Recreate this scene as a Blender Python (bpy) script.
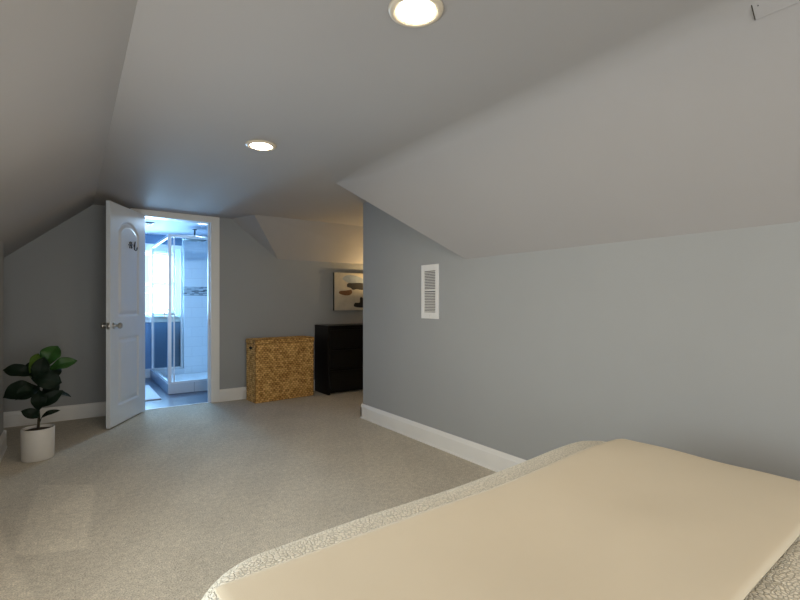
import bpy, bmesh, math, random
from mathutils import Vector, Matrix, noise
random.seed(7)
PI = math.pi
S = bpy.context.scene
for o in list(bpy.data.objects): bpy.data.objects.remove(o)
C = S.collection

# ------------------------------------------------------------------ camera, world, lights, exposure
cam = bpy.data.cameras.new('camera'); co = bpy.data.objects.new('camera', cam); C.objects.link(co)
co.location = (0, 0, 1.12); co.rotation_euler = (PI/2, 0, -math.radians(35.49))
cam.sensor_width = 36; cam.lens = 36*460/800; cam.shift_y = 3/800; cam.clip_start = 0.02
S.camera = co
S.view_settings.view_transform = 'Standard'; S.view_settings.look = 'None'
S.view_settings.gamma = 1; S.view_settings.use_curve_mapping = False
S.view_settings.exposure = -0.30
w = bpy.data.worlds.new('world'); S.world = w; w.use_nodes = True
wb = w.node_tree.nodes['Background']; wb.inputs[0].default_value = (0.62, 0.82, 1.0, 1); wb.inputs[1].default_value = 2.0

def area(name, loc, rot, size, power, col, sizey=None, disk=False, spread=PI):
    l = bpy.data.lights.new(name, 'AREA'); l.energy = power; l.color = col
    l.shape = 'DISK' if disk else 'RECTANGLE'; l.size = size
    if not disk: l.size_y = sizey or size
    l.spread = spread
    o = bpy.data.objects.new(name, l); C.objects.link(o); o.location = loc; o.rotation_euler = rot
    return o
WARM = (1.0, 0.80, 0.56)
# daylight entering through the bathroom window, and through the bedroom window behind the camera
area('bathroom_daylight', (0.95, 7.93, 1.42), (-PI/2, 0, 0), 0.66, 190, (0.43, 0.69, 1.0), 0.92)
area('bedroom_daylight', (0.60, -2.52, 1.05), (PI/2, 0, 0), 1.9, 60, (1.0, 0.955, 0.90), 1.3)
area('side_fill_light', (-0.50, 1.60, 0.90), (0, -PI/2, 0), 0.95, 35, (1.0, 0.945, 0.87), 2.0)  # fill light at an added, unseen window; lifts right slope and carpet
DOWN = [(0.925, 1.207), (0.945, 2.795), (0.93, -0.35), (0.93, -1.8)]
for x, y in DOWN:
    area('downlight_glow', (x, y, 2.066), (0, 0, 0), 0.13, 5.2, WARM, disk=True)
area('bathroom_downlight_glow', (1.37, 6.29, 2.135), (0, 0, 0), 0.12, 32, (0.50, 0.75, 1.0), disk=True)

# ------------------------------------------------------------------ helpers
def lin(c):
    return tuple((v/255/12.92) if v/255 <= 0.04045 else ((v/255+0.055)/1.055)**2.4 for v in c)
def mat(name, col, rough=0.6, metal=0.0, bump=0, bscale=200, var=0, vscale=8, col2=None, spec=0.5, coat=0):
    m = bpy.data.materials.new(name); m.use_nodes = True
    nt = m.node_tree; b = nt.nodes['Principled BSDF']
    b.inputs['Base Color'].default_value = (*col, 1); b.inputs['Roughness'].default_value = rough
    b.inputs['Metallic'].default_value = metal; b.inputs['Specular IOR Level'].default_value = spec
    b.inputs['Coat Weight'].default_value = coat
    tc = nt.nodes.new('ShaderNodeTexCoord')
    n = nt.nodes.new('ShaderNodeTexNoise'); n.inputs['Scale'].default_value = vscale; n.inputs['Detail'].default_value = 3
    nt.links.new(tc.outputs['Object'], n.inputs['Vector'])
    mx = nt.nodes.new('ShaderNodeMix'); mx.data_type = 'RGBA'
    c2 = col2 or tuple(v*(1-var) for v in col)
    mx.inputs['A'].default_value = (*c2, 1); mx.inputs['B'].default_value = (*col, 1)
    rp = nt.nodes.new('ShaderNodeMapRange'); rp.inputs['From Min'].default_value = 0.35; rp.inputs['From Max'].default_value = 0.65
    nt.links.new(n.outputs['Fac'], rp.inputs['Value']); nt.links.new(rp.outputs['Result'], mx.inputs['Factor'])
    nt.links.new(mx.outputs['Result'], b.inputs['Base Color'])
    if bump:
        n2 = nt.nodes.new('ShaderNodeTexNoise'); n2.inputs['Scale'].default_value = bscale; n2.inputs['Detail'].default_value = 2
        bp = nt.nodes.new('ShaderNodeBump'); bp.inputs['Strength'].default_value = bump; bp.inputs['Distance'].default_value = 0.002
        nt.links.new(tc.outputs['Object'], n2.inputs['Vector'])
        nt.links.new(n2.outputs['Fac'], bp.inputs['Height']); nt.links.new(bp.outputs['Normal'], b.inputs['Normal'])
    return m
def glass(name, tint=(0.93, 0.98, 1.0), refl=0.08, rough=0.02):
    m = bpy.data.materials.new(name); m.use_nodes = True; nt = m.node_tree; nt.nodes.clear()
    o = nt.nodes.new('ShaderNodeOutputMaterial'); t = nt.nodes.new('ShaderNodeBsdfTransparent'); g = nt.nodes.new('ShaderNodeBsdfGlossy')
    t.inputs[0].default_value = (*tint, 1); g.inputs['Roughness'].default_value = rough
    f = nt.nodes.new('ShaderNodeFresnel'); f.inputs[0].default_value = 1.45
    mx = nt.nodes.new('ShaderNodeMixShader')
    hf = nt.nodes.new('ShaderNodeMath'); hf.operation = 'MULTIPLY'; hf.inputs[1].default_value = 0.55
    nt.links.new(f.outputs[0], hf.inputs[0]); nt.links.new(hf.outputs[0], mx.inputs[0]); nt.links.new(t.outputs[0], mx.inputs[1]); nt.links.new(g.outputs[0], mx.inputs[2])
    nt.links.new(mx.outputs[0], o.inputs[0]); return m
def emit(name, col, s):
    m = bpy.data.materials.new(name); m.use_nodes = True; nt = m.node_tree
    b = nt.nodes['Principled BSDF']; b.inputs['Base Color'].default_value = (0.8, 0.8, 0.8, 1)
    b.inputs['Emission Color'].default_value = (*col, 1); b.inputs['Emission Strength'].default_value = s
    return m

WALLC = (0.348, 0.359, 0.359)
M = {}
M['wall'] = mat('grey_wall_paint', WALLC, 0.75, bump=0.15, bscale=260, var=0.03, vscale=1.5)
M['ceil'] = mat('grey_ceiling_paint', (0.402, 0.388, 0.382), 0.8, bump=0.15, bscale=220, var=0.03, vscale=1.2)
M['trim'] = mat('white_trim_paint', (0.80, 0.79, 0.76), 0.35, var=0.02)
M['door'] = mat('white_door_paint', (0.72, 0.76, 0.80), 0.28, bump=0.08, bscale=90, var=0.02)
M['bathwall'] = mat('blue_wall_paint', (0.19, 0.31, 0.47), 0.6, var=0.05)
M['bathceil'] = mat('pale_bathroom_ceiling_paint', (0.34, 0.39, 0.49), 0.7, var=0.03)
M['white'] = mat('white_satin', (0.82, 0.83, 0.84), 0.4, var=0.02)
M['nickel'] = mat('brushed_nickel', (0.55, 0.52, 0.48), 0.28, metal=1, var=0.05, vscale=60)
M['chrome'] = mat('satin_silver', (0.78, 0.80, 0.83), 0.35, metal=0.45, var=0.03)
M['darkmetal'] = mat('dark_metal', (0.05, 0.06, 0.07), 0.4, metal=0.6, var=0.1)
M['glass'] = glass('clear_glass')
M['pan'] = mat('white_acrylic', (0.80, 0.83, 0.86), 0.25, var=0.03)
M['ring'] = mat('glow_tinted_enamel', (0.66, 0.58, 0.45), 0.45, var=0.02)  # white ring tinted cream: the lens's warm glow put into its colour
M['lens'] = emit('lit_lamp_lens', (1.0, 0.84, 0.62), 38.0)
M['blens'] = emit('lit_bathroom_lens', (0.9, 0.96, 1.0), 6.0)
M['mat_white'] = mat('white_cotton_rug', (0.80, 0.82, 0.85), 0.95, bump=0.9, bscale=120, var=0.12, vscale=60)
M['pot'] = mat('white_ceramic', (0.66, 0.63, 0.58), 0.5, var=0.04, vscale=5)
M['soil'] = mat('dark_soil', (0.05, 0.035, 0.022), 0.95, bump=1, bscale=90, var=0.5, vscale=60)
M['stem'] = mat('brown_stem', (0.06, 0.045, 0.025), 0.8, bump=0.5, bscale=120, var=0.3)
M['leafd'] = mat('deep_green_leaf', (0.006, 0.016, 0.008), 0.5, var=0.45, vscale=14, spec=0.15)
M['leafm'] = mat('green_leaf', (0.022, 0.085, 0.012), 0.45, var=0.35, vscale=14, spec=0.35)
M['leafl'] = mat('yellow_green_leaf', (0.075, 0.15, 0.012), 0.45, var=0.35, vscale=14, spec=0.35)
M['black'] = mat('black_brown_veneer', (0.0045, 0.0042, 0.004), 0.42, bump=0.1, bscale=80, var=0.3, vscale=10, spec=0.3)
M['canvas'] = mat('cream_painted_canvas', (0.62, 0.57, 0.47), 0.8, bump=0.6, bscale=300, var=0.15, vscale=9)
M['olive'] = mat('dark_olive_frame', (0.05, 0.055, 0.035), 0.6, var=0.2)
M['ink'] = mat('charcoal_paint', (0.012, 0.012, 0.014), 0.7, var=0.3)
M['ochre'] = mat('brown_paint', (0.22, 0.10, 0.04), 0.7, var=0.3, vscale=30)
M['pblue'] = mat('pale_blue_paint', (0.36, 0.42, 0.48), 0.7, var=0.2, vscale=20)
M['throw'] = mat('smooth_beige_fleece', (0.645, 0.58, 0.455), 0.95, bump=0.12, bscale=420, var=0.035, vscale=3, spec=0.1)
M['shade'] = mat('linen_shade', (0.8, 0.7, 0.5), 0.9, var=0.05)
M['letter'] = mat('black_vinyl', (0.02, 0.022, 0.03), 0.5, var=0.1)
M['dark'] = mat('recess_shade', (0.01, 0.01, 0.01), 0.9, var=0.1)

def nodes(m): return m.node_tree, m.node_tree.nodes, m.node_tree.links, m.node_tree.nodes['Principled BSDF']
def carpet_mat():
    m = bpy.data.materials.new('beige_carpet'); m.use_nodes = True; nt, N, L, b = nodes(m)
    b.inputs['Roughness'].default_value = 1; b.inputs['Specular IOR Level'].default_value = 0.1
    b.inputs['Sheen Weight'].default_value = 0.15
    tc = N.new('ShaderNodeTexCoord')
    def no(s, d=3):
        n = N.new('ShaderNodeTexNoise'); n.inputs['Scale'].default_value = s; n.inputs['Detail'].default_value = d
        L.new(tc.outputs['Object'], n.inputs['Vector']); return n
    def mr(src, a, bb, c, d):
        r = N.new('ShaderNodeMapRange'); r.inputs[1].default_value = a; r.inputs[2].default_value = bb; r.inputs[3].default_value = c; r.inputs[4].default_value = d
        L.new(src, r.inputs[0]); return r.outputs[0]
    def mth(op, a, bb):
        r = N.new('ShaderNodeMath'); r.operation = op
        for i, q in enumerate((a, bb)):
            if isinstance(q, (int, float)): r.inputs[i].default_value = q
            else: L.new(q, r.inputs[i])
        return r.outputs[0]
    f1 = mr(no(150, 2).outputs['Fac'], 0.30, 0.70, 0.66, 1.28)
    f2 = mr(no(34, 3).outputs['Fac'], 0.3, 0.7, 0.88, 1.12)
    f3 = mr(no(3.0, 4).outputs['Fac'], 0.3, 0.7, 0.94, 1.06)
    # brushed nap: vacuum strokes as wide soft-edged bands turned two ways
    def stroke(rot, sc, lo, hi):
        mp = N.new('ShaderNodeMapping'); mp.inputs['Rotation'].default_value = (0, 0, rot); L.new(tc.outputs['Object'], mp.inputs[0])
        wv = N.new('ShaderNodeTexWave'); wv.inputs['Scale'].default_value = sc; wv.inputs['Distortion'].default_value = 1.5; wv.inputs['Detail'].default_value = 1
        wv.inputs['Detail Scale'].default_value = 0.6
        L.new(mp.outputs[0], wv.inputs['Vector']); return mr(wv.outputs['Fac'], 0.44, 0.56, lo, hi)
    f4 = stroke(0.5, 0.55, 0.975, 1.025)
    f = mth('MULTIPLY', mth('MULTIPLY', f1, f2), mth('MULTIPLY', f3, f4))
    # kite-shaped brushed patch left by the vacuum beside the left knee wall
    sp = N.new('ShaderNodeSeparateXYZ'); L.new(tc.outputs['Object'], sp.inputs[0])
    for patch in PATCHES:
        acc = None
        for px, py, qx, qy in patch:              # distance to each side, positive inside
            dx, dy = qx-px, qy-py; ln = math.hypot(dx, dy); nx, ny = -dy/ln, dx/ln
            d = mth('ADD', mth('ADD', mth('MULTIPLY', sp.outputs[0], nx), mth('MULTIPLY', sp.outputs[1], ny)), -(nx*px+ny*py))
            g = mr(d, -0.012, 0.012, 0, 1)
            acc = g if acc is None else mth('MINIMUM', acc, g)
        f = mth('MULTIPLY', f, mr(acc, 0, 1, 0.97, 1.13))
    mx = N.new('ShaderNodeMix'); mx.data_type = 'RGBA'; mx.blend_type = 'MULTIPLY'; mx.inputs['Factor'].default_value = 1
    mx.inputs['A'].default_value = (0.58, 0.525, 0.425, 1)
    cb = N.new('ShaderNodeCombineColor'); [L.new(f, cb.inputs[i]) for i in range(3)]
    L.new(cb.outputs[0], mx.inputs['B']); L.new(mx.outputs['Result'], b.inputs['Base Color'])
    bp = N.new('ShaderNodeBump'); bp.inputs['Strength'].default_value = 0.9; bp.inputs['Distance'].default_value = 0.006
    L.new(no(180, 3).outputs['Fac'], bp.inputs['Height']); L.new(bp.outputs[0], b.inputs['Normal'])
    return m
PATCHES = [[(-0.215, 2.645, 0.056, 2.543), (0.056, 2.543, 0.118, 3.40), (0.118, 3.40, -0.165, 3.60), (-0.165, 3.60, -0.215, 2.645)],
           [(-0.12, 2.216, -0.292, 3.02), (-0.9, 1.3, 0.3, 1.9)]]
def quilt_mat():
    m = bpy.data.materials.new('cream_grey_matelasse'); m.use_nodes = True; nt, N, L, b = nodes(m)
    b.inputs['Roughness'].default_value = 0.95; b.inputs['Specular IOR Level'].default_value = 0.15
    tc = N.new('ShaderNodeTexCoord')
    v = N.new('ShaderNodeTexVoronoi'); v.feature = 'DISTANCE_TO_EDGE'; v.inputs['Scale'].default_value = 105
    n = N.new('ShaderNodeTexNoise'); n.inputs['Scale'].default_value = 14; n.inputs['Detail'].default_value = 2
    L.new(tc.outputs['Object'], n.inputs['Vector'])
    ad = N.new('ShaderNodeMix'); ad.data_type = 'VECTOR'; ad.inputs['Factor'].default_value = 0.02
    L.new(tc.outputs['Object'], ad.inputs['A']); L.new(n.outputs['Color'], ad.inputs['B']); L.new(ad.outputs['Result'], v.inputs['Vector'])
    r = N.new('ShaderNodeMapRange'); r.inputs[1].default_value = 0.0; r.inputs[2].default_value = 0.16; L.new(v.outputs['Distance'], r.inputs[0])
    mx = N.new('ShaderNodeMix'); mx.data_type = 'RGBA'; mx.inputs['A'].default_value = (0.56, 0.54, 0.46, 1); mx.inputs['B'].default_value = (0.80, 0.76, 0.65, 1)
    L.new(r.outputs[0], mx.inputs['Factor']); L.new(mx.outputs['Result'], b.inputs['Base Color'])
    bp = N.new('ShaderNodeBump'); bp.inputs['Strength'].default_value = 0.8; bp.inputs['Distance'].default_value = 0.004
    L.new(r.outputs[0], bp.inputs['Height']); L.new(bp.outputs[0], b.inputs['Normal']); return m
def weave_mat():
    m = bpy.data.materials.new('woven_seagrass'); m.use_nodes = True; nt, N, L, b = nodes(m)
    b.inputs['Roughness'].default_value = 0.7; b.inputs['Specular IOR Level'].default_value = 0.3
    at = N.new('ShaderNodeAttribute'); at.attribute_name = 'strand'
    tc = N.new('ShaderNodeTexCoord'); n = N.new('ShaderNodeTexNoise'); n.inputs['Scale'].default_value = 55; n.inputs['Detail'].default_value = 3
    L.new(tc.outputs['Object'], n.inputs['Vector'])
    ad = N.new('ShaderNodeMath'); ad.operation = 'ADD'; L.new(at.outputs['Fac'], ad.inputs[0]); L.new(n.outputs['Fac'], ad.inputs[1])
    cr = N.new('ShaderNodeValToRGB'); e = cr.color_ramp.elements
    e[0].position = 0.35; e[0].color = (0.20, 0.095, 0.025, 1); e[1].position = 1.0; e[1].color = (0.85, 0.56, 0.22, 1)
    k = cr.color_ramp.elements.new(0.62); k.color = (0.52, 0.29, 0.085, 1)
    sc = N.new('ShaderNodeMath'); sc.operation = 'MULTIPLY'; sc.inputs[1].default_value = 0.68; L.new(ad.outputs[0], sc.inputs[0])
    L.new(sc.outputs[0], cr.inputs[0]); L.new(cr.outputs[0], b.inputs['Base Color']); return m
def tile_mat(name, c1, c2, mortar, bw, rh, rot=(0, 0, 0), rough=0.25, off=0.5, ms=0.004, bias=0):
    m = bpy.data.materials.new(name); m.use_nodes = True; nt, N, L, b = nodes(m); b.inputs['Roughness'].default_value = rough
    tc = N.new('ShaderNodeTexCoord'); mp = N.new('ShaderNodeMapping'); mp.inputs['Rotation'].default_value = rot
    br = N.new('ShaderNodeTexBrick'); br.offset = off; br.inputs['Scale'].default_value = 1
    br.inputs['Brick Width'].default_value = bw; br.inputs['Row Height'].default_value = rh; br.inputs['Mortar Size'].default_value = ms
    br.inputs['Bias'].default_value = bias
    br.inputs['Color1'].default_value = (*c1, 1); br.inputs['Color2'].default_value = (*c2, 1); br.inputs['Mortar'].default_value = (*mortar, 1)
    L.new(tc.outputs['Object'], mp.inputs[0]); L.new(mp.outputs[0], br.inputs['Vector']); L.new(br.outputs['Color'], b.inputs['Base Color'])
    return m
M['carpet'] = carpet_mat(); M['quilt'] = quilt_mat(); M['weave'] = weave_mat()
M['bathfloor'] = tile_mat('slate_blue_floor_planks', (0.07, 0.095, 0.14), (0.09, 0.115, 0.165), (0.05, 0.07, 0.10), 0.9, 0.15, rough=0.3, ms=0.002)
M['tile'] = tile_mat('white_wall_tile', (0.82, 0.86, 0.90), (0.80, 0.84, 0.88), (0.62, 0.67, 0.73), 0.30, 0.15, rot=(PI/2, 0, 0), ms=0.002)
M['mosaic'] = tile_mat('grey_white_mosaic', (0.035, 0.055, 0.08), (0.62, 0.68, 0.74), (0.50, 0.55, 0.60), 0.065, 0.017, rot=(PI/2, 0, 0), ms=0.0012, off=0.4)
M['curbtile'] = tile_mat('white_curb_tile', (0.66, 0.70, 0.75), (0.63, 0.67, 0.72), (0.35, 0.40, 0.47), 0.30, 0.30, rot=(PI/2, 0, 0), ms=0.003, off=0)

def box(bm, x0, x1, y0, y1, z0, z1, mi=0):
    vs = [bm.verts.new(p) for p in ((x0,y0,z0),(x1,y0,z0),(x1,y1,z0),(x0,y1,z0),(x0,y0,z1),(x1,y0,z1),(x1,y1,z1),(x0,y1,z1))]
    for f in ((3,2,1,0),(4,5,6,7),(0,1,5,4),(1,2,6,5),(2,3,7,6),(3,0,4,7)):
        fc = bm.faces.new([vs[i] for i in f]); fc.material_index = mi
    return vs
def prism(bm, poly_a, poly_b, mi=0):
    """solid between two matching 3-D polygons"""
    a = [bm.verts.new(p) for p in poly_a]; b = [bm.verts.new(p) for p in poly_b]; n = len(a)
    bm.faces.new(a).material_index = mi; bm.faces.new(list(reversed(b))).material_index = mi
    for i in range(n): bm.faces.new((a[(i+1) % n], a[i], b[i], b[(i+1) % n])).material_index = mi
def lathe(bm, prof, cx=0, cy=0, seg=48, axis='Z', origin=(0,0,0), close=False):
    rings = []
    for r, h in prof:
        ring = []
        for i in range(seg):
            t = 2*PI*i/seg; a, b2 = r*math.cos(t), r*math.sin(t)
            p = {'Z': (a+cx, b2+cy, h), 'X': (h, a, b2), 'Y': (a, h, b2)}[axis]
            ring.append(bm.verts.new((p[0]+origin[0], p[1]+origin[1], p[2]+origin[2])))
        rings.append(ring)
    for i in range(len(rings)-1):
        for j in range(seg):
            k = (j+1) % seg
            bm.faces.new((rings[i][j], rings[i][k], rings[i+1][k], rings[i+1][j]))
    bm.faces.new(list(reversed(rings[0]))); bm.faces.new(rings[-1])
def tube(bm, pts, r, seg=10, closed=False):
    pts = [Vector(p) for p in pts]; rings = []
    for i, p in enumerate(pts):
        d = (pts[min(i+1, len(pts)-1)] - pts[max(i-1, 0)]).normalized()
        up = Vector((0, 0, 1)) if abs(d.z) < 0.9 else Vector((1, 0, 0))
        a = d.cross(up).normalized(); b = d.cross(a); rr = r[i] if isinstance(r, (list, tuple)) else r
        rings.append([bm.verts.new(p + a*rr*math.cos(2*PI*j/seg) + b*rr*math.sin(2*PI*j/seg)) for j in range(seg)])
    for i in range(len(rings)-1):
        for j in range(seg):
            k = (j+1) % seg; bm.faces.new((rings[i][j], rings[i][k], rings[i+1][k], rings[i+1][j]))
    bm.faces.new(rings[0]); bm.faces.new(list(reversed(rings[-1])))
def obj(name, bm, m, parent=None, smooth=False, bevel=0, label=None, segs=2):
    bmesh.ops.recalc_face_normals(bm, faces=bm.faces)
    me = bpy.data.meshes.new(name); bm.to_mesh(me); bm.free()
    for k in (m if isinstance(m, list) else [m]): me.materials.append(k)
    o = bpy.data.objects.new(name, me); C.objects.link(o)
    if smooth:
        for p in me.polygons: p.use_smooth = True
    if bevel:
        md = o.modifiers.new('bevel', 'BEVEL'); md.width = bevel; md.segments = segs; md.limit_method = 'ANGLE'; md.angle_limit = 0.6
        if smooth != 'no': 
            for p in me.polygons: p.use_smooth = True
            o.modifiers.new('wn', 'WEIGHTED_NORMAL')
    if parent: o.parent = parent; o.matrix_parent_inverse = parent.matrix_world.inverted() if False else Matrix()
    if label: o['label'] = label
    return o
def tag(o, label, cat, group=None):
    o['label'] = label; o['category'] = cat
    if group: o['group'] = group
    return o
def thing(name, label, cat, loc, rotz=0, group=None):
    o = bpy.data.objects.new(name, None); C.objects.link(o); o.location = loc; o.rotation_euler = (0, 0, rotz)
    o.empty_display_size = 0.1
    return tag(o, label, cat, group)
def struct(name, bm, m, **k):
    o = obj(name, bm, m, **k); o['kind'] = 'structure'; return o
B = bmesh.new

# ------------------------------------------------------------------ room shell
CE = 2.09; BW = 5.44; BT = 0.12; RW = 2.31
OX0, OX1, OZ = 0.575, 1.270, 2.03
bm = B(); box(bm, -1.1, 4.5, -2.7, BW+0.02, -0.1, 0); struct('floor', bm, M['carpet'])
bm = B(); box(bm, 0.0, 2.4, BW+0.02, 8.1, -0.1, -0.002); struct('floor_bathroom', bm, M['bathfloor'])
# back wall with the bathroom doorway
bm = B()
box(bm, -1.1, OX0, BW, BW+BT, 0, 2.15); box(bm, OX1, 4.5, BW, BW+BT, 0, 2.15); box(bm, OX0, OX1, BW, BW+BT, OZ, 2.15)
struct('wall_back', bm, M['wall'])
SY_0, SY_1, SZ_0, SZ_1 = 0.6, 2.6, 0.42, 1.38  # opening for the added fill window, out of view
bm = B(); box(bm, -0.55, -0.43, -2.6, SY_0, 0, 1.66); box(bm, -0.55, -0.43, SY_1, 4.66, 0, 1.66); box(bm, -0.55, -0.43, SY_0, SY_1, 0, SZ_0); box(bm, -0.55, -0.43, SY_0, SY_1, SZ_1, 1.66); box(bm, -1.1, -1.0, 4.54, BW, 0, 1.3); box(bm, -1.0, -0.55, 4.54, 4.66, 0, 1.4)
struct('wall_left', bm, M['wall'])
bm = B(); box(bm, RW, RW+0.12, -2.6, 3.86, 0, CE+0.02); box(bm, RW+0.12, 4.4, 3.74, 3.86, 0, CE+0.02); struct('wall_right', bm, M['wall'])
bm = B(); box(bm, 4.4, 4.5, 3.74, BW, 0, CE+0.02); struct('wall_alcove', bm, M['wall'])
# wall behind the camera, with a window
FX0, FX1, FZ0, FZ1 = -0.36, 1.56, 0.40, 1.72
bm = B()
box(bm, -1.1, FX0, -2.72, -2.6, 0, CE+0.02); box(bm, FX1, 2.43, -2.72, -2.6, 0, CE+0.02)
box(bm, FX0, FX1, -2.72, -2.6, 0, FZ0); box(bm, FX0, FX1, -2.72, -2.6, FZ1, CE+0.02)
struct('wall_front', bm, M['wall'])
# ceiling: flat strip, left slope, right slope (stops short of the corner), slope over the alcove
bm = B()
box(bm, -1.1, 4.5, -2.7, BW, CE, CE+0.1)
Y0 = -2.6
LA = (0.171, CE); LB = (-0.43, 1.585)
k = (LB[1]-LA[1])/(LB[0]-LA[0]); LC = (-1.05, LA[1]+k*(-1.05-LA[0]))
prism(bm, [(LA[0], Y0, CE+0.05), (LA[0], Y0, CE), (LC[0], Y0, LC[1]), (LC[0], Y0, CE+0.05)],
          [(LA[0], BW, CE+0.05), (LA[0], BW, CE), (LC[0], BW, LC[1]), (LC[0], BW, CE+0.05)])
# right slope with a softly rounded crease
A = Vector((1.735, 3.33, CE)); Bp = Vector((2.31, 2.43, 1.437))
dirs = Vector((Bp.x-A.x, Bp.z-A.z)).normalized(); ang = math.atan2(-dirs.y, dirs.x)
def section(R0):                                  # cross-section (x, z) with a crease radius R0
    tl = R0*math.tan(ang/2); sec = [(A.x-0.16, CE-0.0003), (A.x-tl-0.003, CE-0.0003)]
    for i in range(13):
        a = ang*i/12; sec.append((A.x - tl + R0*math.sin(a), CE - R0*(1-math.cos(a)) - 0.0003))
    sec.append((sec[-1][0]+0.004, sec[-1][1]-0.004*math.tan(ang)))
    sec.append((Bp.x+0.05, Bp.z - 0.05*math.tan(ang))); return sec
def yend(x): return A.y if x < A.x else A.y + (x-A.x)/(Bp.x-A.x)*(Bp.y-A.y)
loft = []
for yy in (Y0, -1.5, -0.5, 0.3, 1.0, 1.6, 2.1, 2.5, 2.8, 3.0, 3.1, 3.2, 3.27, A.y):
    tt = (yy-Y0)/(A.y-Y0); rad = 0.012+0.15*min(1, (A.y-yy)/0.55)
    loft.append([(x, Y0+(yend(x)-Y0)*tt, z) for x, z in section(rad)])
lv = [[bm.verts.new(q2) for q2 in row] for row in loft]
for i in range(len(lv)-1):
    for j in range(len(lv[0])-1): bm.faces.new((lv[i][j], lv[i][j+1], lv[i+1][j+1], lv[i+1][j])).smooth = True
fe = [bm.verts.new(q2) for q2 in loft[-1]]          # the slope's free end, closed up to the ceiling
bm.faces.new(fe + [bm.verts.new((loft[-1][-1][0], loft[-1][-1][1], CE+0.05)), bm.verts.new((loft[-1][2][0], loft[-1][2][1], CE+0.05))])
# alcove slope and its slanting left facet
T0 = (1.63, 5.04, CE); T1 = (4.4, 4.98, CE); V0 = (2.05, BW, 1.655); V1 = (4.4, BW, 1.655); Q = (1.50, BW, CE)
vs = {k2: bm.verts.new(p) for k2, p in dict(T0=T0, T1=T1, V0=V0, V1=V1, Q=Q, Qb=(4.4, BW, CE)).items()}
bm.faces.new((vs['T0'], vs['T1'], vs['V1'], vs['V0'])); bm.faces.new((vs['Q'], vs['T0'], vs['V0']))
bm.faces.new((vs['T1'], vs['Qb'], vs['V1'])); bm.faces.new((vs['Q'], vs['V0'], vs['V1'], vs['Qb'])); bm.faces.new((vs['T0'], vs['Q'], vs['Qb'], vs['T1']))
ceil = struct('ceiling', bm, M['ceil'])

# bathroom shell
BC = 2.15; FY = 7.80; TY = 7.62; TX = 1.39
WX0, WX1, WZ0, WZ1 = 0.58, 1.30, 0.93, 1.90
bm = B()
box(bm, 0.0, WX0, FY, FY+0.12, 0, BC); box(bm, WX1, 2.4, FY, FY+0.12, 0, BC)
box(bm, WX0, WX1, FY, FY+0.12, 0, WZ0); box(bm, WX0, WX1, FY, FY+0.12, WZ1, BC)
box(bm, 0.0, 0.12, BW+BT, FY, 0, BC); box(bm, 2.28, 2.4, BW+BT, FY, 0, BC)
struct('wall_bathroom', bm, M['bathwall'])
bm = B(); box(bm, 0.0, 2.4, BW+BT, 7.95, BC, BC+0.1); struct('ceiling_bathroom', bm, M['bathceil'])
bm = B(); box(bm, TX, 2.28, TY, FY, 0.0, 1.23); box(bm, TX, 2.28, TY, FY, 1.37, BC); struct('wall_shower', bm, M['tile'])
bm = B(); box(bm, TX, 2.28, TY-0.002, FY, 1.23, 1.37); struct('trim_2', bm, M['mosaic'])
bm = B(); box(bm, 0.12, 0.985, FY-0.018, FY, 0, 0.135); struct('baseboard_bathroom', bm, M['trim'], bevel=0.004)

# baseboards
def baseboard(bm, p, q, nrm, h=0.138, t=0.017):
    """p, q floor points on the wall; nrm points into the room"""
    prof = [(0, 0), (t+0.004, 0), (t+0.004, 0.012), (t, 0.016), (t, h-0.030), (t-0.003, h-0.024), (t-0.006, h-0.012), (t-0.011, h-0.004), (t-0.013, h), (0, h)]
    a = [(p[0]+nrm[0]*d, p[1]+nrm[1]*d, z) for d, z in prof]; b = [(q[0]+nrm[0]*d, q[1]+nrm[1]*d, z) for d, z in prof]
    prism(bm, a, b)
bm = B(); baseboard(bm, (RW, -2.6), (RW, 3.877), (-1, 0)); baseboard(bm, (RW-0.017, 3.86), (4.4, 3.86), (0, 1)); struct('baseboard_right', bm, M['trim'])
bm = B(); baseboard(bm, (-1.0, BW), (OX0-0.09, BW), (0, -1)); baseboard(bm, (OX1+0.09, BW), (4.4, BW), (0, -1)); struct('baseboard_back', bm, M['trim'])
bm = B(); baseboard(bm, (-0.43, -2.6), (-0.43, 4.677), (1, 0)); baseboard(bm, (-1.0, 4.66), (-0.413, 4.66), (0, 1)); struct('baseboard_left', bm, M['trim'])
# door casing and jambs
bm = B()
cw = 0.09
box(bm, OX0-cw, OX0, BW-0.016, BW, 0, OZ+0.06); box(bm, OX1+0.012, OX1+cw, BW-0.016, BW, 0, OZ+0.06)
box(bm, OX0, OX1+0.012, BW-0.016, BW, OZ+0.010, OZ+0.06)
box(bm, OX0-0.001, OX0+0.018, BW-0.012, BW+BT+0.012, 0, OZ+0.01); box(bm, OX1-0.006, OX1+0.013, BW-0.012, BW+BT+0.012, 0, OZ+0.01)
box(bm, OX0, OX1, BW-0.012, BW+BT+0.012, OZ-0.008, OZ+0.011)
box(bm, OX1-0.017, OX1-0.005, BW+0.045, BW+0.08, 0, OZ-0.008)
tr = struct('trim_1', bm, M['trim'], bevel=0.003)
bm = B(); box(bm, OX1-0.0085, OX1-0.005, BW+0.004, BW+0.034, 0.87, 0.94); obj('strike_plate', bm, M['nickel'], tr, label='metal strike plate')
bm = B(); box(bm, OX0+0.018, OX1-0.006, BW+0.012, BW+0.03, 0, 0.006); struct('trim_3', bm, M['white'])

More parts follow.
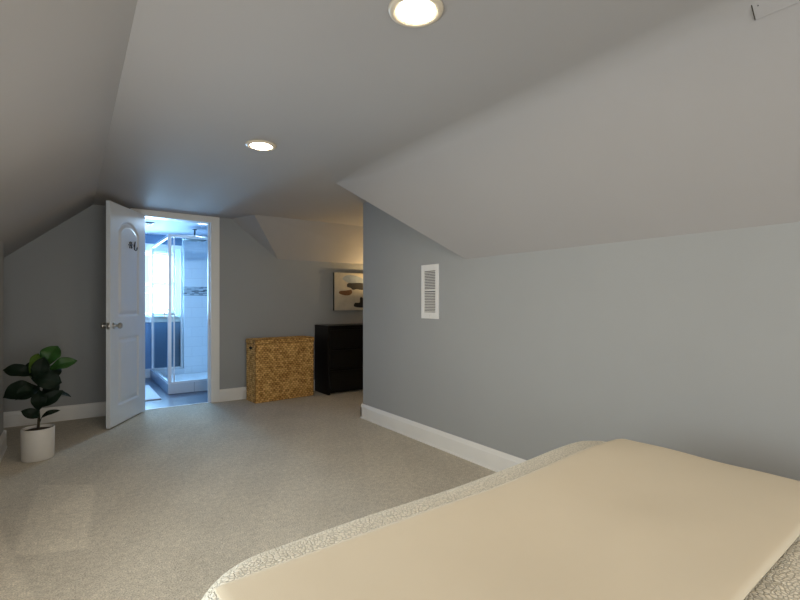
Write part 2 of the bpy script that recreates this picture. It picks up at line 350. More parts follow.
# windows
def window(name, x0, x1, yin, z0, z1, sgn, mrail, muntins=()):
    """sgn +1: outside lies at +y"""
    root = bpy.data.objects.new(name, None); C.objects.link(root); root.location = ((x0+x1)/2, yin, z0); root['kind'] = 'structure'
    ox, oy, oz = root.location
    def bx(bm, a, b, c, d, e, f):
        ya, yb = yin+sgn*c, yin+sgn*d
        box(bm, a-ox, b-ox, min(ya, yb)-oy, max(ya, yb)-oy, e-oz, f-oz)
    bm = B(); cw = 0.085
    bx(bm, x0-cw, x0, -0.018, 0, z0-0.02, z1+0.10); bx(bm, x1, x1+cw, -0.018, 0, z0-0.02, z1+0.10); bx(bm, x0-cw-0.01, x1+cw+0.01, -0.022, 0, z1, z1+0.11)
    bx(bm, x0, x0+0.02, 0, 0.12, z0, z1); bx(bm, x1-0.02, x1, 0, 0.12, z0, z1); bx(bm, x0, x1, 0, 0.12, z1-0.02, z1)
    obj('window_frame', bm, M['trim'], root, bevel=0.002)
    bm = B(); bx(bm, x0-cw-0.02, x1+cw+0.02, -0.05, 0.12, z0-0.025, z0); bx(bm, x0-cw, x1+cw, -0.016, 0, z0-0.10, z0-0.025)
    obj('window_sill', bm, M['trim'], root, bevel=0.002)
    for q, (za, zb, yo) in enumerate(((z0, mrail+0.02, 0.045), (mrail-0.02, z1-0.02, 0.075))):
        bm = B(); s = 0.038
        bx(bm, x0+0.02, x0+0.02+s, yo, yo+0.028, za, zb); bx(bm, x1-0.02-s, x1-0.02, yo, yo+0.028, za, zb)
        bx(bm, x0+0.02, x1-0.02, yo, yo+0.028, za, za+s); bx(bm, x0+0.02, x1-0.02, yo, yo+0.028, zb-s*0.8, zb)
        for mz in muntins:
            if za+s < mz < zb-s: bx(bm, x0+0.05, x1-0.05, yo+0.006, yo+0.022, mz-0.006, mz+0.006)
        sash = obj('sash', bm, M['trim'], root, bevel=0.002)
        bm = B(); bx(bm, x0+0.03, x1-0.03, yo+0.012, yo+0.016, za+0.02, zb-0.02); obj('pane', bm, M['glass'], sash)
    return root
window('window_1', WX0, WX1, FY, WZ0, WZ1, 1, 1.41, (1.27,))
window('window_2', FX0, FX1, -2.6, FZ0, FZ1, -1, 1.17)
w3 = window('added_fill_window', -1.0, 1.0, 0, SZ_0, SZ_1, 1, 0.9)  # made-up window, out of view, added to carry the side fill light
w3.location = (-0.43, 1.6, SZ_0); w3.rotation_euler = (0, 0, PI/2)

# ------------------------------------------------------------------ the open panel door
DW, DH, DT = 0.695, 2.012, 0.035
hx, hy = 0.60, 5.405
dang = math.atan2(4.80-hy, 0.26-hx)                # direction of the leaf from its hinge
door = bpy.data.objects.new('door_1', None); C.objects.link(door); door.location = (hx, hy, 0.012); door.rotation_euler = (0, 0, dang)
door['kind'] = 'structure'; door['label'] = 'white two-panel door standing open into the bedroom'
def panel_h(x, z):
    best = 0.0
    cx = DW/2; hw = 0.205
    def prof(d):
        if d <= 0: return 0.0
        if d < 0.010: return -0.011*(d/0.010)
        if d < 0.020: return -0.011
        if d < 0.050: return -0.011+0.010*(d-0.020)/0.030
        return -0.001
    # lower panel
    d = min(hw-abs(x-cx), z-0.175, 0.79-z)
    if d > 0: return prof(d)
    R = 0.262; zc = 1.875-R
    d = min(hw-abs(x-cx), z-0.985, R-math.hypot(x-cx, z-zc) if z > zc else 1)
    return prof(d) if d > 0 else 0.0
bm = B(); nx, nz = 116, 300
grids = []
for side in (1, -1):                               # local +y / -y faces
    g = []
    for j in range(nz+1):
        row = []
        for i in range(nx+1):
            x = DW*i/nx; z = DH*j/nz
            row.append(bm.verts.new((x, side*(DT/2+panel_h(x, z)), z)))
        g.append(row)
    for j in range(nz):
        for i in range(nx): bm.faces.new((g[j][i], g[j][i+1], g[j+1][i+1], g[j+1][i])).smooth = True
    grids.append(g)
a, b = grids
for j in range(nz):
    bm.faces.new((a[j][0], a[j+1][0], b[j+1][0], b[j][0])); bm.faces.new((a[j][nx], a[j+1][nx], b[j+1][nx], b[j][nx]))
for i in range(nx):
    bm.faces.new((a[0][i], a[0][i+1], b[0][i+1], b[0][i])); bm.faces.new((a[nz][i], a[nz][i+1], b[nz][i+1], b[nz][i]))
leaf = obj('door_panel', bm, M['door'], door)
KX, KZ = DW-0.062, 0.905
for side in (1, -1):
    bm = B(); y0 = side*DT/2
    prof = [(0.031, 0), (0.031, 0.004), (0.026, 0.009), (0.012, 0.012), (0.010, 0.030), (0.014, 0.036), (0.023, 0.042), (0.0275, 0.052), (0.0265, 0.062), (0.018, 0.069), (0.004, 0.071)]
    lathe(bm, [(r, side*h) for r, h in prof], axis='Y', origin=(KX, y0, KZ), seg=32)
    obj('door_knob', bm, M['nickel'], door, smooth=True)
bm = B(); box(bm, DW-0.0005, DW+0.002, -0.0125, 0.0125, KZ-0.029, KZ+0.029); box(bm, DW+0.002, DW+0.009, -0.007, 0.007, KZ-0.009, KZ+0.009)
obj('latch_plate', bm, M['nickel'], door)
for hz in (0.2, 1.0, 1.8):
    bm = B(); lathe(bm, [(0.006, hz-0.045), (0.006, hz+0.045)], cx=-0.006, cy=-DT/2-0.003, seg=12); obj('hinge', bm, M['nickel'], door)
# two small dark ornamental characters on the door; text sits on the face towards the bath
bm = B(); yf = DT/2+0.0015
def stroke(pts, r=0.006):
    tube(bm, [(x, yf, z) for x, z in pts], r, 8)
SX = 0.315; SZ = 1.665                              # seen with the free edge at the viewer's left, so +x runs left
def s2(l, r=0.005): stroke([(SX - u, SZ + v) for u, v in l], r)
s2([(-0.045, 0.0), (0.035, 0.008)]); s2([(-0.022, -0.030), (-0.012, 0.034)]); s2([(0.012, -0.030), (0.018, 0.036)], 0.005); s2([(-0.03, 0.022), (0.028, -0.02)], 0.004)
s2([(0.062, -0.004), (0.078, 0.022), (0.092, 0.045)], 0.005); s2([(0.088, 0.045), (0.082, 0.01), (0.072, -0.028)], 0.0055); s2([(0.070, -0.030), (0.10, -0.040), (0.122, -0.034), (0.134, -0.012)], 0.0055); s2([(0.118, -0.02), (0.138, -0.006)], 0.004)
obj('lettering', bm, M['letter'], door, label='small dark lettering')

# ------------------------------------------------------------------ ceiling fixtures
def downlight(x, y, zc, r, label, lens, group=None):
    t = thing('recessed_ceiling_light', label, 'ceiling light', (x, y, zc), 0, group)
    bm = B()
    lathe_ring = [(r*0.67, 0.001), (r*0.69, -0.008), (r*0.86, -0.011), (r*0.97, -0.007), (r, 0.0005)]
    seg = 64; rings = [[bm.verts.new((rr*math.cos(2*PI*i/seg), rr*math.sin(2*PI*i/seg), h)) for i in range(seg)] for rr, h in lathe_ring]
    for i in range(len(rings)):
        n2 = (i+1) % len(rings)
        for j in range(seg): bm.faces.new((rings[i][j], rings[i][(j+1) % seg], rings[n2][(j+1) % seg], rings[n2][j]))
    obj('trim_ring', bm, M['ring'], t, smooth=True)
    bm = B(); lathe(bm, [(r*0.68, 0.0), (r*0.68, -0.007), (r*0.62, -0.011), (r*0.45, -0.014), (r*0.2, -0.016)], seg=48); obj('lens', bm, lens, t)
    return t
downlight(DOWN[0][0], DOWN[0][1], CE, 0.092, 'larger-looking round recessed ceiling light, nearest the camera at the top of the view', M['lens'], 'recessed lights in the bedroom ceiling')
downlight(DOWN[1][0], DOWN[1][1], CE, 0.092, 'round recessed ceiling light farther back, towards the open door', M['lens'], 'recessed lights in the bedroom ceiling')
for (x, y), lb in zip(DOWN[2:], ('round recessed ceiling light above the middle of the bed', 'round recessed ceiling light beside the window wall behind the bed')):
    downlight(x, y, CE, 0.092, lb, M['lens'], 'recessed lights behind the camera')
downlight(1.37, 6.29, BC, 0.085, 'small lit recessed light in the bathroom ceiling in front of the shower', M['blens'])
t = thing('exhaust_fan_grille', 'small dark square fan grille in the bathroom ceiling', 'vent', (0.74, 6.72, BC))
bm = B(); box(bm, -0.12, 0.12, -0.10, 0.10, -0.012, 0); obj('cover', bm, M['darkmetal'], t, bevel=0.003)
bm = B()
for i in range(7): box(bm, -0.10, 0.10, -0.08+i*0.025, -0.072+i*0.025, -0.018, -0.012)
obj('louvers', bm, M['darkmetal'], t)

# painted access panel high on the right slope
sl = Vector((Bp.x-A.x, 0, Bp.z-A.z)).normalized()   # down the slope
nr = Vector((-sl.z*-1, 0, sl.x*-1)); nr = Vector((sl.z, 0, -sl.x))   # away from the plaster, into the room
if nr.z > 0: nr = -nr
corner = Vector((1.789, 0.538, 2.031)) + nr*0.003
t = thing('access_panel', 'flat grey-painted panel with a screw on the right ceiling slope, top right corner', 'panel', corner)
t.rotation_mode = 'QUATERNION'
mtx = Matrix((( -sl.x, 0, nr.x), (0, 1, 0), (-sl.z, 0, nr.z))); t.rotation_quaternion = mtx.to_quaternion()
# local x: up the slope, local y: along the room, local z: out of the plaster
LX, LY = 0.125, 0.33
bm = B(); box(bm, 0, LX, -LY, 0, -0.004, 0.006); obj('cover', bm, M['ceil'], t, bevel=0.0012)
sm = mat('gap_shadow_paint', (0.05, 0.045, 0.03), 0.9)  # near-black strips paint the shadow in the gap at the panel's ends
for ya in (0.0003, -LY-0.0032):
    bm = B(); box(bm, 0.0, LX, ya, ya+0.0029, -0.006, 0.0045); obj('gap_shadow', bm, sm, t, label='dark open seam')
for yy in (-0.014, 0.014-LY):
    bm = B(); lathe(bm, [(0.0018, 0.005), (0.0018, 0.0068), (0.001, 0.0075)], cx=0.040, cy=yy, seg=12); obj('screw', bm, M['darkmetal'], t)

# wall return vent on the right wall
t = thing('wall_vent', 'tall white louvred vent cover on the right wall', 'vent', (RW, 2.825, 1.21))
VW, VH = 0.106, 0.214
bm = B(); fr = 0.036
box(bm, -0.010, 0, -VW, -VW+fr, -VH, VH); box(bm, -0.010, 0, VW-fr, VW, -VH, VH); box(bm, -0.010, 0, -VW+fr, VW-fr, -VH, -VH+0.05); box(bm, -0.010, 0, -VW+fr, VW-fr, VH-0.05, VH)
box(bm, -0.0115, 0, -VW+fr, VW-fr, 0.004, 0.014)
obj('frame', bm, M['trim'], t, bevel=0.002)
bm = B(); box(bm, -0.0025, -0.0005, -VW+fr, VW-fr, -VH+0.05, VH-0.05); obj('backing', bm, mat('grey_duct', (0.12, 0.12, 0.12), 0.8), t)
bm = B()
zz = -VH+0.054
while zz < VH-0.056:
    if not -0.004 < zz < 0.014:
        prism(bm, [(-0.0085, -VW+fr, zz), (-0.0035, -VW+fr, zz+0.006), (-0.003, -VW+fr, zz+0.0055), (-0.0085, -VW+fr, zz-0.0012)],
                  [(-0.0085, VW-fr, zz), (-0.0035, VW-fr, zz+0.006), (-0.003, VW-fr, zz+0.0055), (-0.0085, VW-fr, zz-0.0012)])
    zz += 0.0125
obj('louvers', bm, M['trim'], t)
bm = B(); box(bm, -0.014, -0.009, -0.004, 0.004, -VH+0.02, -VH+0.03); obj('lever', bm, M['trim'], t)

# ------------------------------------------------------------------ seagrass hamper
HX0, HX1, HY0, HY1, HH = 1.662, 2.390, 5.100, 5.362, 0.705
t = thing('laundry_hamper', 'rectangular woven seagrass laundry hamper with lid against the back wall', 'basket', (HX0, HY0, 0), math.radians(4.2))
def weave(bm, o, u, v, n, W, H, cu=0.040, cv=0.023, amp=0.007, res=0.0042, hole=None):
    lay = bm.verts.layers.float.get('strand') or bm.verts.layers.float.new('strand')
    o, u, v, n = map(Vector, (o, u, v, n)); nu = max(2, int(W/res)); nv = max(2, int(H/res)); g = []
    for j in range(nv+1):
        row = []
        for i in range(nu+1):
            a, b2 = W*i/nu, H*j/nv
            r = math.floor(b2/cv); ph = (a/cu + 0.5*(r % 2)) ; c = math.floor(ph)
            fu = ph-c; fv = b2/cv-r
            d = amp*(math.sin(PI*fu)**0.6)*(math.sin(PI*fv)**0.6)
            d += 0.002*(noise.noise(Vector((a*25, b2*25, n.x*9+n.y*4))))
            e = min(a, W-a, b2, H-b2)
            if e < 0.01: d *= e/0.01
            rnd = noise.cell(Vector((c*1.7+3, r*2.3+n.x*40+7, n.y*13+5)))
            p = o+u*a+v*b2+n*d
            vert = bm.verts.new(p)
            vert[lay] = -0.14 + 0.46*abs(rnd) + 0.62*max(0, d/amp)  # random strand tone, plus gap shade between strands put into the colour
            row.append(vert)
        g.append(row)
    for j in range(nv):
        for i in range(nu):
            if hole:
                a, b2 = W*(i+.5)/nu, H*(j+.5)/nv
                if ((a-hole[0])/hole[2])**2+((b2-hole[1])/hole[3])**2 < 1: continue
            bm.faces.new((g[j][i], g[j][i+1], g[j+1][i+1], g[j+1][i])).smooth = True
W_, D_, BH = HX1-HX0, HY1-HY0, HH-0.045
bm = B()
weave(bm, (0, 0, 0), (1, 0, 0), (0, 0, 1), (0, -1, 0), W_, BH)
weave(bm, (0, D_, 0), (0, -1, 0), (0, 0, 1), (-1, 0, 0), D_, BH, hole=(D_*0.5, BH-0.05, 0.045, 0.016))
weave(bm, (W_, 0, 0), (0, 1, 0), (0, 0, 1), (1, 0, 0), D_, BH, res=0.008, hole=(D_*0.5, BH-0.05, 0.045, 0.016))
weave(bm, (W_, D_, 0), (-1, 0, 0), (0, 0, 1), (0, 1, 0), W_, BH, res=0.02)
obj('body', bm, M['weave'], t)
bm = B(); box(bm, 0.006, W_-0.006, 0.006, D_-0.006, 0.004, BH-0.01); obj('dark_filler', bm, M['dark'], t)  # near-black block painting the shade inside, visible through the handle holes
bm = B(); e = 0.005; LZ = BH+0.002; LH = HH-LZ
weave(bm, (-e, -e, LZ), (1, 0, 0), (0, 0, 1), (0, -1, 0), W_+2*e, LH, cv=0.0215)
weave(bm, (-e, D_+e, LZ), (0, -1, 0), (0, 0, 1), (-1, 0, 0), D_+2*e, LH, cv=0.0215)
weave(bm, (W_+e, -e, LZ), (0, 1, 0), (0, 0, 1), (1, 0, 0), D_+2*e, LH, cv=0.0215)
weave(bm, (W_+e, D_+e, LZ), (-1, 0, 0), (0, 0, 1), (0, 1, 0), W_+2*e, LH, cv=0.0215, res=0.01)
weave(bm, (-e, -e, HH), (1, 0, 0), (0, 1, 0), (0, 0, 1), W_+2*e, D_+2*e)
weave(bm, (-e, -e, LZ), (1, 0, 0), (0, 1, 0), (0, 0, -1), W_+2*e, D_+2*e, res=0.03, amp=0.0002)
obj('lid', bm, M['weave'], t)

# ------------------------------------------------------------------ black dresser
DX0, DX1, DY0, DY1, DHH = 2.525, 4.155, 5.045, 5.435, 0.842
t = thing('dresser', 'black-brown chest of drawers beside the woven hamper, under the painting', 'dresser', (DX0, DY0, 0))
DWW, DD = DX1-DX0, 5.415-DY0
bm = B()
box(bm, 0, 0.03, 0, DD, 0, DHH-0.026); box(bm, DWW-0.03, DWW, 0, DD, 0, DHH-0.026)
box(bm, 0.03, DWW-0.03, DD-0.012, DD, 0.02, DHH-0.026); box(bm, 0.03, DWW-0.03, 0.03, DD-0.012, 0.05, 0.07)
box(bm, DWW/2-0.012, DWW/2+0.012, 0.008, DD-0.012, 0.05, DHH-0.026); box(bm, 0.03, DWW-0.03, 0.012, 0.03, 0.02, 0.07)
obj('carcass', bm, M['black'], t, bevel=0.002)
bm = B(); box(bm, -0.002, DWW+0.002, -0.004, DD, DHH-0.026, DHH); obj('top', bm, M['black'], t, bevel=0.002)
for c in range(2):
    xa = 0.033 + c*(DWW/2-0.018); xb = xa + DWW/2-0.048
    for r in range(3):
        z0 = 0.06 + r*0.252; z1 = z0+0.246
        bm = B(); box(bm, xa, xb, 0.0, 0.018, z0, z1-0.022); box(bm, xa, xb, 0.010, 0.018, z1-0.022, z1)
        box(bm, xa+0.02, xb-0.02, 0.018, DD-0.03, z0+0.015, z1-0.05)
        obj('drawer', bm, M['black'], t, bevel=0.0015)

# small lamp further along the dresser: the warm glow on the alcove slope
t = thing('table_lamp', 'lit table lamp standing on the black dresser behind the wall corner', 'lamp', (3.62, 5.22, DHH+0.001))
bm = B(); lathe(bm, [(0.06, 0), (0.062, 0.012), (0.02, 0.03), (0.045, 0.09), (0.055, 0.14), (0.035, 0.20), (0.010, 0.24), (0.008, 0.30)], seg=32); obj('base', bm, M['pot'], t, smooth=True)
bm = B(); seg = 40; pr = [(0.125, 0.26), (0.088, 0.45), (0.086, 0.45), (0.123, 0.26)]
rings = [[bm.verts.new((rr*math.cos(2*PI*i/seg), rr*math.sin(2*PI*i/seg), h2)) for i in range(seg)] for rr, h2 in pr]
for i in range(4):
    for j in range(seg): bm.faces.new((rings[i][j], rings[i][(j+1) % seg], rings[(i+1) % 4][(j+1) % seg], rings[(i+1) % 4][j]))
obj('lamp_shade', bm, M['shade'], t, smooth=True)
bm = B(); lathe(bm, [(0.006, 0.30), (0.028, 0.34), (0.030, 0.37), (0.015, 0.40)], seg=20); obj('bulb', bm, emit('lit_bulb', (1, 0.72, 0.38), 12), t, smooth=True)
pl = bpy.data.lights.new('lamp_bulb_light', 'POINT'); pl.energy = 34; pl.color = (1, 0.68, 0.32); pl.shadow_soft_size = 0.035
plo = bpy.data.objects.new('lamp_bulb_light', pl); C.objects.link(plo); plo.parent = t; plo.location = (0, 0, 0.44)

# ------------------------------------------------------------------ painting
PX0, PX1, PZ0, PZ1 = 2.795, 3.50, 1.022, 1.522
t = thing('painting', 'abstract canvas in cream with dark and brown blots above the black dresser', 'painting', (PX0, BW-0.04, PZ0))
PW, PH = PX1-PX0, PZ1-PZ0
bm = B(); g = 0.014
box(bm, 0, g, 0, 0.038, 0, PH); box(bm, PW-g, PW, 0, 0.038, 0, PH); box(bm, g, PW-g, 0, 0.038, 0, g); box(bm, g, PW-g, 0, 0.038, PH-g, PH)
obj('frame', bm, [M['olive']], t, bevel=0.0015)
bm = B(); box(bm, 0.001, PW-0.001, -0.002, 0.0, 0.001, PH-0.001)
def blot(pts, mi, d=0.0005):
    n2 = len(pts)*6; P = []
    for i in range(n2):                            # Catmull-Rom closed outline
        s = i/6; k2 = int(s); f2 = s-k2; q = [Vector(pts[(k2+o2) % len(pts)]) for o2 in (-1, 0, 1, 2)]
        P.append(0.5*((2*q[1])+(q[2]-q[0])*f2+(2*q[0]-5*q[1]+4*q[2]-q[3])*f2*f2+(3*q[1]-q[0]-3*q[2]+q[3])*f2**3))
    prism(bm, [(p.x, -0.002-d, p.y) for p in P], [(p.x, -0.0015, p.y) for p in P], mi)
blot([(0.12, 0.42), (0.20, 0.47), (0.34, 0.46), (0.46, 0.40), (0.44, 0.30), (0.33, 0.33), (0.22, 0.36)], 3, 0.0006)
blot([(0.19, 0.315), (0.20, 0.36), (0.28, 0.365), (0.40, 0.37), (0.52, 0.345), (0.50, 0.29), (0.42, 0.275), (0.34, 0.285), (0.28, 0.275), (0.24, 0.30)], 1, 0.0012)
blot([(0.07, 0.225), (0.08, 0.255), (0.16, 0.262), (0.21, 0.27), (0.25, 0.275), (0.265, 0.24), (0.23, 0.205), (0.15, 0.20)], 2, 0.0010)
blot([(0.30, 0.05), (0.31, 0.10), (0.38, 0.105), (0.39, 0.17), (0.43, 0.17), (0.45, 0.11), (0.55, 0.10), (0.56, 0.05), (0.43, 0.035)], 1, 0.0012)
obj('canvas', bm, [M['canvas'], M['ink'], M['ochre'], M['pblue']], t)

# ------------------------------------------------------------------ potted fiddle-leaf fig
t = thing('potted_fig', 'small fiddle-leaf fig in a white cylindrical pot by the left corner', 'plant', (-0.20, 4.215, 0))
bm = B()
lathe(bm, [(0.092, 0.0), (0.096, 0.006), (0.099, 0.219), (0.097, 0.223), (0.092, 0.223), (0.090, 0.216), (0.089, 0.19), (0.001, 0.19)], seg=64)
obj('pot', bm, M['pot'], t, smooth=True, bevel=0)
bm = B(); lathe(bm, [(0.0885, 0.190), (0.088, 0.203), (0.05, 0.212), (0.004, 0.214)], seg=40); obj('soil', bm, M['soil'], t, smooth=True)
bm = B(); tube(bm, [(0, 0, 0.20), (0.006, 0.0, 0.29), (0.0, 0.004, 0.38), (0.008, 0.0, 0.47), (0.0, 0.0, 0.56), (0.012, 0.0, 0.66)], [0.010, 0.009, 0.008, 0.007, 0.006, 0.004], 10)
obj('stem', bm, M['stem'], t, smooth=True)
def fig_leaf(base, tip, width, face, mname, bend=0.03, cup=0.25):
    """face: rough direction the upper side looks towards"""
    base, tip, face = Vector(base), Vector(tip), Vector(face).normalized()
    ax = tip-base; Ln = ax.length; ax.normalize(); side = ax.cross(face).normalized(); nrm = side.cross(ax).normalized()
    bm = B(); nu, nv = 22, 12; g = []
    for i in range(nu+1):
        s = i/nu
        wd = (0.30*math.sin(PI*min(1, s*1.05))**0.5 + 0.75*math.sin(PI*s**1.45)**0.8) if 0 < s < 1 else 0
        wd = max(wd, 0.02)*width/2*0.98
        row = []
        for j in range(nv+1):
            q = j/nv*2-1
            wav = 0.06*width*math.sin(s*15+(2 if q > 0 else 0))*q*q
            p = base + ax*(Ln*s) + side*(wd*q) + nrm*(bend*math.sin(PI*s)*1.2 + cup*width*0.5*(q*q)*math.sin(PI*s) - 0.10*width*math.exp(-(q/0.10)**2)*0.4 + wav)
            row.append(bm.verts.new(p))
        g.append(row)
    for i in range(nu):
        for j in range(nv): bm.faces.new((g[i][j], g[i][j+1], g[i+1][j+1], g[i+1][j])).smooth = True
    # petiole back to the stem
    zc = max(0.24, base.z-0.045)
    tube(bm, [(0.004, 0, zc), ((base.x+0.004)/2, base.y/2, (zc+base.z)/2-0.004), tuple(base), tuple(base+ax*Ln*0.9+nrm*bend*0.3)], [0.003, 0.0028, 0.0026, 0.0006], 6)
    o = obj('leaf', bm, M[mname], t)
    md = o.modifiers.new('solid', 'SOLIDIFY'); md.thickness = 0.0014; md.offset = 0
    return o
cd = (0.03, -1, 0.25)                              # roughly towards the middle of the room
PXo, PYo = 0.20, 0.0
def L_(bx, bz, tx, tz, wd, mname, y0=0.0, y1=0.0, face=cd, **kw):
    fig_leaf((bx+PXo, y0, bz), (tx+PXo, y1, tz), wd, face, mname, **kw)
L_(-0.165, 0.650, -0.085, 0.800, 0.125, 'leafm', 0.02, 0.05, face=(-0.2, -1, 0.3))
L_(-0.140, 0.630, 0.032, 0.690, 0.085, 'leafm', 0.0, -0.02, face=(-0.1, -1, 0.5))
L_(-0.245, 0.595, -0.200, 0.755, 0.095, 'leafl', -0.01, 0.03, face=(0.4, -1, 0.2))
L_(-0.200, 0.555, -0.165, 0.735, 0.105, 'leafd', -0.05, -0.06)
L_(-0.215, 0.600, -0.392, 0.655, 0.095, 'leafd', -0.01, -0.02, face=(0, -1, 0.6))
L_(-0.190, 0.515, -0.385, 0.470, 0.125, 'leafd', -0.03, -0.08, face=(0, -1, 0.7), bend=0.045)
L_(-0.235, 0.590, -0.060, 0.545, 0.130, 'leafd', -0.06, -0.09, face=(0, -1, 0.3))
L_(-0.190, 0.520, -0.315, 0.455, 0.105, 'leafd', -0.04, -0.12, face=(-0.1, -1, 0.5))
L_(-0.190, 0.370, -0.055, 0.485, 0.090, 'leafd', -0.02, -0.06, face=(-0.1, -1, 0.3))
L_(-0.195, 0.350, -0.190, 0.500, 0.090, 'leafd', -0.03, -0.04)
L_(-0.190, 0.300, -0.292, 0.365, 0.072, 'leafd', -0.02, -0.06, face=(0, -1, 0.4))
L_(-0.180, 0.290, -0.070, 0.335, 0.034, 'leafd', 0.0, -0.03, face=(0, -1, 0.6))
L_(-0.180, 0.450, -0.075, 0.520, 0.095, 'leafd', 0.02, 0.03, face=(0, -1, 0.3))
L_(-0.150, 0.440, -0.005, 0.420, 0.040, 'leafd', 0.02, 0.00, face=(0, -0.6, 1))
L_(-0.215, 0.560, -0.250, 0.690, 0.090, 'leafd', 0.05, 0.10, face=(0.1, -1, 0.2))
L_(-0.180, 0.560, -0.070, 0.640, 0.090, 'leafd', 0.05, 0.10, face=(0.1, -1, 0.2))

# ------------------------------------------------------------------ bed: mattress, quilt, throw
BXc = 1.045; HWD = 0.835; YF = 1.115; YH = -0.98; HT = 0.552
ROT = math.radians(2.3)
bed = thing('bed', 'wide bed with its foot towards the open door', 'bed', (BXc, 0.0, 0), ROT)
def outline(hw, yf, yh, r, n=10, m=26):
    """rounded rectangle, counter-clockwise, with many points along the straights"""
    pts = []
    cs = [((hw-r, yf-r), 0), ((-hw+r, yf-r), PI/2), ((-hw+r, yh+r), PI), ((hw-r, yh+r), 3*PI/2)]
    for ci, ((cx, cy), a0) in enumerate(cs):
        for i in range(n+1):
            a2 = a0+PI/2*i/n; pts.append((cx+r*math.cos(a2), cy+r*math.sin(a2)))
        nxt = cs[(ci+1) % 4]; p = pts[-1]; q = (nxt[0][0]+r*math.cos(nxt[1]), nxt[0][1]+r*math.sin(nxt[1]))
        for i in range(1, m): f2 = i/m; pts.append((p[0]*(1-f2)+q[0]*f2, p[1]*(1-f2)+q[1]*f2))
    return pts
bm = B(); box(bm, -0.75, 0.75, YH+0.05, YF-0.10, 0.12, 0.28); obj('box_spring', bm, M['white'], bed, bevel=0.02)
bm = B(); box(bm, -0.76, 0.76, YH+0.04, YF-0.09, 0.28, 0.50); obj('mattress', bm, M['white'], bed, bevel=0.03)
for sx in (-0.68, 0.68):
    for yy in (YH+0.12, YF-0.20):
        bm = B(); box(bm, sx-0.03, sx+0.03, yy-0.03, yy+0.03, 0, 0.12); obj('leg', bm, M['black'], bed)
def topz(x, y):
    """height of the quilt's top: plump towards the far corner, soft swells"""
    z = HT + 0.006*math.sin(x*3.1+0.6)*math.cos(y*4.0) + 0.010*noise.noise(Vector((x*2.2, y*2.2, 3)))
    z += 0.020*math.exp(-((x-0.62)**2/0.07+(y-0.90)**2/0.10))
    return z
bm = B(); rings = []; SH = 0.075
levels = [(0.012, 0.10), (0.006, 0.25), (0.0, 0.40)]
for a2 in range(0, 10):
    th = PI/2*a2/9; levels.append((-(SH*(1-math.cos(th))), ('s', math.sin(th))))
for ins in (0.12, 0.18, 0.26, 0.36, 0.48, 0.60, 0.70): levels.append((-ins, ('s', 1.0)))
for dd, hh in levels:
    r = max(0.17+dd*1.0, 0.03) if dd > -0.14 else 0.03
    ring = []
    for k3, (x, y) in enumerate(outline(HWD+dd, YF+dd, YH-dd, max(0.03, 0.19+dd))):
        if isinstance(hh, tuple): z = (topz(x, y)-SH) + SH*hh[1]
        else:
            z = hh; wv = 0.010*math.sin(k3*0.55)*(1-hh/0.45); l = math.hypot(x, y) or 1; x += wv*x/l; y += wv*y/l
        ring.append(bm.verts.new((x, y, z)))
    rings.append(ring)
n3 = len(rings[0])
for i in range(len(rings)-1):
    for j in range(n3):
        bm.faces.new((rings[i][j], rings[i][(j+1) % n3], rings[i+1][(j+1) % n3], rings[i+1][j])).smooth = True
bm.faces.new(rings[-1])
q = obj('quilt', bm, M['quilt'], bed, label='cream and grey matelasse quilt')
md = q.modifiers.new('solid', 'SOLIDIFY'); md.thickness = 0.008; md.offset = -1

# throw folded over the foot of the bed
def halfw(y):
    R = 0.19; yy = YF-R
    return HWD if y < yy else HWD-R+math.sqrt(max(0, R*R-(y-yy)**2))
th_root = tag(bpy.data.objects.new('throw_blanket', None), 'smooth beige throw blanket spread across the foot of the bed', 'blanket'); C.objects.link(th_root)
bpy.data.objects.remove(th_root)
bm = B(); TY0, TY1 = 0.325, 0.962; rows = []; NY = 44
def throw_sec(y, lift):
    hw = halfw(y)+0.006; P = []
    drop = 0.17 + 0.012*math.sin(y*11)
    for i in range(0, 9):
        a2 = PI/2*(0.82+0.18*i/8); P.append((-hw+SH*(1-math.cos(a2)), y, HT-SH+SH*math.sin(a2)))
    for i in range(1, 50):
        f2 = i/50; P.append((-hw+SH+(2*hw-2*SH)*f2, y, HT))
    for i in range(0, 9):
        a2 = PI/2*(1-i/8); P.append((hw-SH*(1-math.cos(a2)), y, HT-SH+SH*math.sin(a2)))
    for i in range(1, 9): f2 = 1-i/8; P.append((hw+0.024*(1-f2), y, drop+(HT-SH-drop)*f2))
    out = []
    for x, yy, z in P:
        w2 = max(0, min(1, (z-(HT-SH))/SH))
        z += w2*(topz(max(-hw, min(hw, x)), yy)-HT)
        # outward offset
        out.append(Vector((x + (lift if x > 0 else -lift)*(1-w2), yy, z+lift*w2 + w2*0.004*noise.noise(Vector((x*4, yy*5, 9))))))
    return out
for i in range(NY+1):
    f2 = i/NY; y = TY0+(TY1-TY0)*f2; e = min(f2, 1-f2)*(TY1-TY0)
    lift = 0.017 + 0.006*math.sqrt(min(1, e/0.025))
    rows.append([bm.verts.new(p) for p in throw_sec(y, lift)])
for i in range(NY):
    for j in range(len(rows[0])-1): bm.faces.new((rows[i][j], rows[i][j+1], rows[i+1][j+1], rows[i+1][j])).smooth = True
thb = obj('throw_blanket', bm, M['throw'])
thb.location = (BXc, 0, 0); thb.rotation_euler = (0, 0, ROT)
tag(thb, 'smooth beige throw blanket spread across the foot of the bed', 'blanket')
md = thb.modifiers.new('solid', 'SOLIDIFY'); md.thickness = 0.009; md.offset = -1

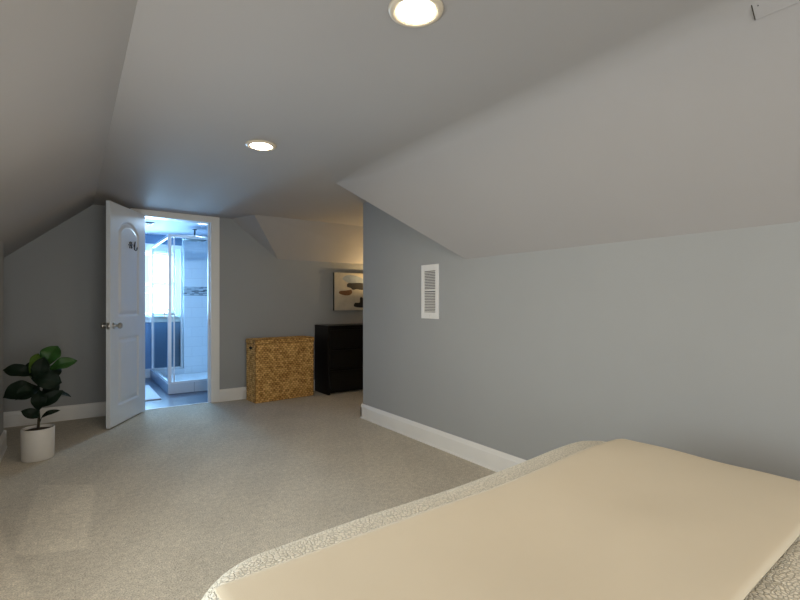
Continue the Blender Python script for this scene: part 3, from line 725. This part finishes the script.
# ------------------------------------------------------------------ bathroom things
SX0, SX1, SY0, SY1, SC = 0.955, 2.275, 6.225, 7.615, 0.123
t = thing('shower_enclosure', 'framed glass corner shower with white tiled curb seen through the open doorway', 'shower', (SX0, SY0, 0))
bm = B(); LXs, LYs = SX1-SX0, SY1-SY0
box(bm, 0, LXs, 0, 0.09, 0, SC); box(bm, 0, 0.09, 0.09, 7.78-SY0, 0, SC); box(bm, 0.09, 0.435, LYs-0.02, 7.78-SY0, 0, SC)
obj('curb', bm, M['curbtile'], t, bevel=0.003)
bm = B(); box(bm, 0.09, LXs, 0.09, LYs-0.02, 0, 0.045); obj('pan', bm, M['pan'], t, bevel=0.003)
p = 0.022; TOP = 1.965
def post(x, y, w2=0.032, z0=SC, z1=TOP):
    bm = B(); box(bm, x-w2/2, x+w2/2, y-w2/2, y+w2/2, z0, z1); obj('post', bm, M['chrome'], t, bevel=0.002)
YB = 7.70-SY0
post(p, p, 0.036); post(p, YB, 0.030); post(0.415, YB-0.0, 0.030); post(LXs-0.015, p, 0.028); post(p, p+0.075, 0.022, SC+0.02, TOP-0.02); post(p+0.05, p, 0.014, SC+0.02, TOP-0.02)
def rail(x0, x1, y0, y1, z0, z1):
    bm = B(); box(bm, x0, x1, y0, y1, z0, z1); obj('rail', bm, M['chrome'], t, bevel=0.002)
for z0, z1 in ((TOP-0.032, TOP), (SC, SC+0.026)):
    rail(p+0.018, LXs-0.03, p-0.014, p+0.014, z0, z1); rail(p-0.014, p+0.014, p+0.018, YB-0.016, z0, z1); rail(p+0.016, 0.398, YB-0.014, YB+0.014, z0, z1)
for (a0, a1, b0, b1) in ((p+0.06, LXs-0.03, p-0.003, p+0.003), (p-0.003, p+0.003, p+0.088, YB-0.018), (p+0.018, 0.40, YB-0.003, YB+0.003)):
    bm = B(); box(bm, a0, a1, b0, b1, SC+0.026, TOP-0.032); obj('glass_panel', bm, M['glass'], t)
bm = B(); box(bm, p-0.05, p-0.034, p+0.10, p+0.125, 0.93, 1.06); box(bm, p-0.036, p-0.003, p+0.107, p+0.118, 0.94, 0.955); box(bm, p-0.036, p-0.003, p+0.107, p+0.118, 1.035, 1.05)
obj('handle', bm, M['nickel'], t, bevel=0.003)

t = thing('rain_shower_head', 'round rain shower head hanging from the bathroom ceiling inside the shower', 'shower head', (1.40, 6.92, BC))
bm = B(); lathe(bm, [(0.03, 0), (0.03, -0.008), (0.011, -0.014), (0.011, -0.125), (0.02, -0.13)], seg=24); obj('ceiling_arm', bm, M['darkmetal'], t, smooth=True)
bm = B(); lathe(bm, [(0.02, -0.128), (0.15, -0.138), (0.152, -0.148), (0.145, -0.152)], seg=40); obj('spray_head', bm, M['darkmetal'], t)
t2 = thing('hand_shower', 'thin curved shower hose beside the rain head', 'shower hose', (1.60, 7.0, 2.0))
bm = B()
tube(bm, [(0.05*math.cos(PI/2*i/10)-0.15+0.0, 0, 0) if False else (-0.15+0.30*math.sin(PI/2*i/12), 0.02*i/12, -0.0-0.22*(1-math.cos(PI/2*i/12))) for i in range(13)], 0.007, 8)
tube(bm, [(0.15, 0.02, -0.22), (0.155, 0.3, -0.5), (0.15, 0.61, -0.9)], 0.007, 8)
obj('hose', bm, M['chrome'], t2, smooth=True)

bm = B(); nxm, nym = 40, 70; mw, ml = 0.56, 1.06; g = []
box(bm, 0, mw, 0, ml, 0, 0.016)
mo = obj('bath_mat', bm, M['mat_white'], bevel=0.006); mo.location = (0.285, 5.96, 0.0)
tag(mo, 'white fluffy bath mat on the blue-grey bathroom floor', 'rug')
